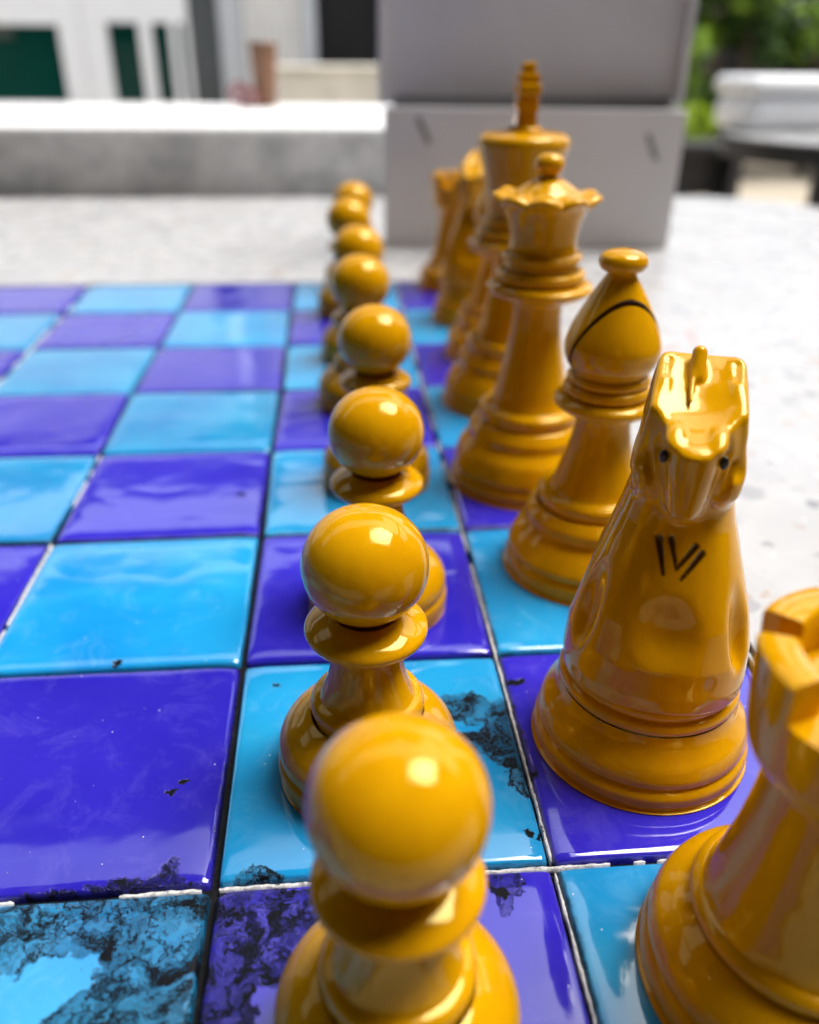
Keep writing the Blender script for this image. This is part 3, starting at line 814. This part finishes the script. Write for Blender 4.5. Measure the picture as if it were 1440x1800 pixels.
def knight_proto():
    r = empty('chess_knight', (0, 0, 0))
    lathe('base', [[(0, 0), (.34, 0), (.356, .006)], [(.356, .006), (.362, .03), (.362, .055), (.354, .072), (.342, .082)],
                   [(.342, .082), (.350, .095), (.350, .12), (.338, .155), (.318, .185), (.300, .215), (.289, .25)],
                   [(.284, .252), (.293, .262), (.296, .278), (.290, .294), (.276, .302)],
                   [(.276, .302), (.284, .315), (.286, .328), (.280, .342), (.26, .352)]], WOOD, r)
    P, F = surface_nets(knight_sdf, (-.36, -.36, .30), (.36, .44, 1.47), .0055)
    o = mesh_obj('horse_head_and_neck', P.tolist(), F.tolist(), WOOD, r)
    me = o.data
    bm = bmesh.new(); bm.from_mesh(me)
    for _ in range(2): bmesh.ops.smooth_vert(bm, verts=bm.verts, factor=.5, use_axis_x=True, use_axis_y=True, use_axis_z=True)
    bm.to_mesh(me); bm.free()
    me.polygons.foreach_set('use_smooth', [True]*len(me.polygons))
    # the knife cuts keep a darker stain at their bottom
    co = np.empty(len(me.vertices)*3); me.vertices.foreach_get('co', co); co = co.reshape(-1, 3)/S
    stv = np.zeros(len(co))
    for x0, z0, x1, z1, rad in CUTS:
        dd = cap(co[:, 0], co[:, 1], co[:, 2], (x0, neck_front(x0, z0), z0), (x1, neck_front(x1, z1), z1), rad*.75, rad*.25)
        stv = np.maximum(stv, np.clip((.006-dd)/.006, 0, 1))
    at = me.attributes.new('stain', 'FLOAT', 'POINT'); at.data.foreach_set('value', stv.tolist())
    for s in (-1, 1):
        bm = bmesh.new(); bmesh.ops.create_uvsphere(bm, u_segments=16, v_segments=10, radius=.0155)
        for v in bm.verts: v.co = Vector((v.co.x*.8+s*.077, v.co.y*.6+.214, v.co.z*1.25+1.163))
        bm_obj('eye', bm, EYE, r, smooth=True)
    return r

GP = 'yellow lacquered pawns in a file on the board'
pawn = pawn_proto(); pawn['category'] = 'chess pawn'; pawn['group'] = GP
pawns = [(-.498, -.465, 'nearest yellow pawn, large and blurred, on the worn violet tile at the front edge'),
 (-.531, .430, 'sharply focused yellow pawn on the turquoise tile with black wear, second from the front'),
 (-.452, 1.385, 'third yellow pawn from the front, on a violet tile beside the bishop'),
 (-.401, 2.555, 'fourth yellow pawn from the front, on a turquoise tile beside the queen'),
 (-.438, 3.72, 'fifth yellow pawn from the front, beside the king'),
 (-.423, 4.68, 'sixth yellow pawn from the front, third from the far end of the line'),
 (-.465, 5.90, 'seventh yellow pawn, second from the far end of the line'),
 (-.405, 6.82, 'farthest yellow pawn, very blurred, at the far edge of the board')]
pawn.location = Vector((pawns[0][0], pawns[0][1], .001))*S; pawn['label'] = pawns[0][2]; pawn.rotation_euler = (0, 0, .3)
for k, (x, y, l) in enumerate(pawns[1:]):
    copy_thing(pawn, l, (x, y, .001), rz=1.1*k+.7)
rook = rook_proto(); rook.location = Vector((.522, -.379, .001))*S
tag(rook, 'blurred yellow rook with notched battlement at the lower right corner', 'chess rook', 'yellow rooks')
copy_thing(rook, 'far yellow rook at the distant corner in front of the grey box', (.60, 6.82, .001), rz=.5)
knight = knight_proto(); knight.location = Vector((.416, .514, .001))*S; knight.rotation_euler = (0, 0, PI-.35)
tag(knight, 'yellow knight in focus with carved V cuts on its chest, facing the camera', 'chess knight', 'yellow knights')
copy_thing(knight, 'far blurred yellow knight half hidden behind the king', (.61, 5.66, .001), rz=PI-.5)
bishop = bishop_proto(); bishop.location = Vector((.531, 1.635, .001))*S
tag(bishop, 'near yellow bishop with a dark slanting cut in its mitre', 'chess bishop', 'yellow bishops')
copy_thing(bishop, 'far yellow bishop mostly hidden behind the king', (.62, 4.70, .001), rz=.8)
queen = queen_proto(); queen.location = Vector((.425, 2.544, .001))*S; queen['category'] = 'chess queen'
queen['label'] = 'yellow queen with scalloped coronet and small ball on top'
king = king_proto(); king.location = Vector((.54, 3.719, .001))*S; king['category'] = 'chess king'
king['label'] = 'tallest yellow piece, the king with a cross on its domed crown'

# ------------------------------------------------------------------ grey chess box standing open behind the board
def chess_box():
    ang = math.atan2(8.43-8.68, 3.31)
    r = empty('storage_box', (0.0, 8.70, -.01), ang, label='grey hinged box standing open behind the pieces', cat='box')
    W, H, D, t = 3.36, 1.50, .42, .06
    boxo('front_wall', (0, W, 0, t, .0, H), CARD, r, bev=.012)
    boxo('back_wall', (0, W, D-t, D, .0, H-.02), CARD, r, bev=.012)
    boxo('side_wall', (0, t, t+.002, D-t-.002, .0, H-.01), CARD, r)
    boxo('side_wall', (W-t, W, t+.002, D-t-.002, .0, H-.01), CARD, r)
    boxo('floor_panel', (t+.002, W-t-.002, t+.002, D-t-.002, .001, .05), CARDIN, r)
    # tab slots cut through the front
    for x, z in ((.44, 1.27), (3.02, 1.12)):
        bm = bmesh.new(); box(bm, -.034, .034, -.006, .02, -.15, .15, bev=.004)
        o = bm_obj('tab_slot', bm, SLOT, r); o.location = Vector((x, 0, z))*S; o.rotation_euler = (0, -.46, 0)
    ld = boxo('lid', (-.07, W+.02, D+.04, D+.11, 1.50, 4.2), CARD, r, bev=.012)
    boxo('lid_flange', (W-.05, W+.018, D-.14, D+.038, 1.56, 4.2), CARD, r, bev=.01)
    boxo('lid_flange', (-.068, -.0, D-.14, D+.038, 1.56, 4.2), CARD, r, bev=.01)
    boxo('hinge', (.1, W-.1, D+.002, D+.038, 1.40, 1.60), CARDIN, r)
    return r
chess_box()

# ------------------------------------------------------------------ low wall with coping, things on it
lw = empty('garden_wall', (0, 0, GZ), label='grey rendered low wall with bright white coping behind the table', cat='wall')
boxo('wall_face', (-44, 4.2, 12.75, 17.8, .01, -GZ+.88), CONC, lw)
boxo('coping', (-44.2, 4.3, 12.65, 18.1, -GZ+.882, -GZ+.96), COPING, lw, bev=.02)

cup = empty('brown_cup', (-1.85, 17.2, .96), label='tall brown cup standing on the white coping', cat='cup')
lathe('cup_body', [[(0, .0), (.18, .007), (.20, .03)], [(.20, .03), (.23, .4), (.27, 1.12)], [(.27, 1.12), (.25, 1.14), (.24, 1.11)], [(.24, 1.11), (.20, .2), (0, .13)]], BROWN, cup, seg=40)
wire = empty('red_wire_coil', (-2.28, 17.0, .96), label='loose coil of thin red wire beside the brown cup', cat='wire')
def torus(name, c, R, rr, tilt, mat, parent):
    V, F = [], []
    for a in range(28):
        for b in range(8):
            A, B = 2*PI*a/28, 2*PI*b/8
            V.append(tuple(Vector(((R+rr*math.cos(B))*math.cos(A), (R+rr*math.cos(B))*math.sin(A), rr*math.sin(B))) @ Matrix.Rotation(tilt, 3, 'X') + Vector(c)))
            F.append((a*8+b, ((a+1) % 28)*8+b, ((a+1) % 28)*8+(b+1) % 8, a*8+(b+1) % 8))
    return mesh_obj(name, V, F, mat, parent)
for c, R, tl in (((0, 0, .19), .15, 1.3), ((.15, -.07, .18), .14, 1.5), ((-.07, .14, .24), .2, 1.15)):
    torus('wire_loop', c, R, .03, tl, REDW, wire)

# ------------------------------------------------------------------ white building across the yard (v = 104)
b = empty('white_building', (0, 104, GZ), label='white building with green glazed doors and a ribbed white wall', cat='building')
H = 62
def bb(n, x0, x1, y0, y1, z0, z1, m, par=b, bev=0): return boxo(n, (x0, x1, y0, y1, z0, z1), m, par, bev=bev)
bb('wall', -150, -46, 3, 12, .02, H, WHITE)
bb('wall', -46, -14.6, 3, 12, 44, H, WHITE)
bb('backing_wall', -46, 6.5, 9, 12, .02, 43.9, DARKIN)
def door(x0, x1, z1, panes, z0=11.4):
    d = bb('door', x0, x1, 2.2, 2.9, .3, z0, FRAME)         # solid bottom panel
    f = bmesh.new()
    box(f, x0, x1, 1.6, 3.2, z1, 43.9)                       # head
    e = x0
    for a, c_ in panes:
        box(f, e, a, 1.6, 3.2, z0, z1); e = c_
    box(f, e, x1, 1.6, 3.2, z0, z1)
    bm_obj('door_frame', f, FRAME, b)
    for a, c_ in panes:
        g = bb('window', a, c_, 2.5, 2.7, z0+.002, z1-.002, GLASS)
door(-46, -26.9, 18.9, [(-44.5, -29.3)])
door(-26.8, -15.6, 19.2, [(-24.3, -20.9), (-19.6, -17.6), (-16.9, -16.1)])
bb('notice', -37.5, -34.2, 2.0, 2.3, 17.6, 19.8, simple('notice_grey', (.05, .07, .06), .6))
# dark corner post and light pier
bb('corner_post', -15.5, -12.4, 2.0, 8, .02, 43.9, GREYP)
bb('pier', -12.3, -9.9, 1.6, 8, .02, H, LGREY)
# ribbed wall: separate sheets
x = -9.8
while x < -3.4:
    bm = bmesh.new(); n = 8; wd = 1.5
    vs = []
    for k in range(n+1):
        yy = 2.0-(.22 if k % 4 in (1, 2) else 0)
        vs.append((bm.verts.new((x+wd*k/n, yy, .03)), bm.verts.new((x+wd*k/n, yy, H))))
    for k in range(n): bm.faces.new((vs[k][0], vs[k+1][0], vs[k+1][1], vs[k][1]))
    bm_obj('ribbed_sheet', bm, SHEET, b); x += wd+.04
bb('wall', -9.8, -3.5, 2.2, 8, .02, H-.1, WHITE)
bb('door_jamb', -3.4, -1.9, 1.6, 8, .02, H, LGREY)
bb('wall', -1.8, 6.5, 3, 12, 44, H, WHITE)
bb('wall', 6.6, 34, 2, 12, .02, H, WHITE)
bb('roof_edge', -152, 36, -2, 14, H+.02, H+3, GREYP)
lowb = empty('stone_ledge', (0, 90, GZ), label='cream stone ledge in front of the dark doorway', cat='ledge')
boxo('ledge_block', (-5.4, 4.6, 0, 5, .01, -GZ-.35), CREAM, lowb, bev=.15)
boxo('ledge_cap', (-5.7, 4.9, -.3, 5.3, -GZ-.348, -GZ-.0), CREAM, lowb, bev=.1)

# ------------------------------------------------------------------ right-hand garden
gw = empty('garden_fence', (60, 152, GZ), label='dark timber fence behind the shrubs', cat='fence')
for k in range(26):
    boxo('fence_board', (-28+k*4.0, -28+k*4.0+3.8, 0, .6, .01, 48+random.uniform(-.4, .4)), ROOFM if k % 2 else DARKIN, gw)
def shrub(x, y, rx, ry, h, n, mats, label, seed, size=1.3, z0=3):
    rr = random.Random(seed)
    r = empty('shrub', (x, y, GZ), label=label, cat='shrub', group='shrubs along the fence')
    for k in range(5):
        a = rr.uniform(0, 6.28); t = (math.cos(a)*rx*.4, math.sin(a)*ry*.4, h*.75)
        V, F = [], []
        for s_, (px, py, pz, rad) in enumerate(((t[0]*.1, t[1]*.1, 0.01, .6), (t[0]*.5, t[1]*.5, h*.4, .42), (*t, .15))):
            for q in range(7):
                V.append((px+rad*math.cos(q*.897), py+rad*math.sin(q*.897), pz))
        for s_ in range(2):
            for q in range(7): F.append((s_*7+q, s_*7+(q+1) % 7, s_*7+7+(q+1) % 7, s_*7+7+q))
        mesh_obj('stem', V, F, TRUNK, r)
    # clumps
    cl = []
    for k in range(26):
        a = rr.uniform(0, 6.28); q = rr.random()**.6; zc = rr.uniform(z0, h)
        prof = math.sqrt(max(.05, 1-((zc-h*.45)/(h*.62))**2))
        cl.append((math.cos(a)*rx*q*prof, math.sin(a)*ry*q*prof, zc, rr.uniform(.22, .42)*min(rx, h*.5)))
    for mi, mat in enumerate(mats):
        V, F = [], []
        for k in range(n//len(mats)):
            c = cl[rr.randrange(len(cl))] if mi == 0 else cl[(rr.randrange(len(cl)//2)*2) % len(cl)]
            d = Vector((rr.gauss(0, 1), rr.gauss(0, 1), rr.gauss(0, 1))).normalized()*c[3]*rr.random()**.35
            p_ = Vector(c[:3])+d
            nrm = (d.normalized()+Vector((rr.uniform(-.8, .8), rr.uniform(-.8, .8), rr.uniform(-.3, .9)))).normalized()
            t1 = nrm.orthogonal().normalized(); t1.rotate(Matrix.Rotation(rr.uniform(0, 6.28), 3, nrm)); t2 = nrm.cross(t1)
            s_ = size*rr.uniform(.6, 1.3); i0 = len(V)
            for (a_, b_, c_) in ((-1, 0, 0), (-.2, .42, .12), (1, 0, -.15), (-.2, -.42, .12)):
                V.append(tuple(p_+t1*a_*s_+t2*b_*s_+nrm*c_*s_))
            F.append((i0, i0+1, i0+2)); F.append((i0, i0+2, i0+3))
        mesh_obj('foliage', V, F, mat, r, smooth=False)
    return r
shrub(44, 128, 7, 8, 22, 5200, [LEAF1, LEAF2], 'bright green leafy shrub right behind the grey box', 1)
shrub(56, 132, 9, 8, 27, 6000, [LEAF1, LEAF2, LEAF1], 'tall mixed green shrub in the middle of the fence line', 2)
shrub(73, 136, 9, 8, 30, 5200, [LEAF1, LEAF1, LEAF2], 'dark green shrub at the right end of the fence', 3)
shrub(92, 136, 10, 8, 30, 3000, [LEAF1], 'darkest green shrub outside the right edge', 6)
shrub(35, 122, 5, 5, 15, 2200, [LEAF1, LEAF2], 'small green shrub beside the end of the white building', 5)
shrub(45.6, 116, 3.6, 3, 10.2, 2200, [LEAF3], 'low yellow-green shrub near the dark bench', 4, size=1.0, z0=2)

bench = empty('black_bench', (42.5, 104, GZ), label='black bench on the paving beside the grey box', cat='bench')
boxo('seat', (-5, 5.2, -3, 3, 6.9, 7.8), BLACKM, bench, bev=.15)
for xx in (-4.6, 3.4): boxo('leg', (xx, xx+1.4, -2.6, 2.6, .01, 6.89), BLACKM, bench, bev=.1)
boxo('stretcher', (-3.15, 3.35, .6, 1.6, 1.5, 6.8), BLACKM, bench, bev=.05)

# second, round table
rtb = empty('round_table', (17.4, 29.8, GZ), label='round garden table with pale top and dark rim at the right edge', cat='table')
lathe('table_top', [[(0, 15.02), (3.5, 15.02), (4.0, 15.0), (4.05, 14.93)], [(4.05, 14.93), (4.0, 14.9)]], TERR, rtb, seg=80)
lathe('rim', [[(4.0, 14.9), (4.03, 14.7), (4.0, 14.25)], [(4.0, 14.25), (2, 14.2), (0, 14.2)]], BLACKM, rtb, seg=80)
lathe('pedestal', [[(.7, 14.2), (.6, 8), (.8, 1.2), (2.6, .4), (2.7, .01)]], BLACKM, rtb, seg=32)
hmp = empty('white_box', (15.9, 31.6, GZ+15.03), .12, label='white rounded box standing on the round table', cat='box')
boxo('box_body', (-2.1, 2.1, -1.3, 1.3, 0, 1.15), FRAME, hmp, bev=.45, seg=4, smooth=True)
boxo('box_lid', (-2.2, 2.0, -1.35, 1.35, 1.16, 1.75), FRAME, hmp, bev=.28, seg=4, smooth=True)
wp = empty('white_post', (23.2, 68, GZ), label='short white post standing on the paving behind the box corner', cat='post')
boxo('post_body', (-.75, .75, -.7, .7, .01, 9.6), FRAME, wp, bev=.12)
boxo('post_cap', (-.95, .95, -.9, .9, 9.61, 10.2), FRAME, wp, bev=.12)
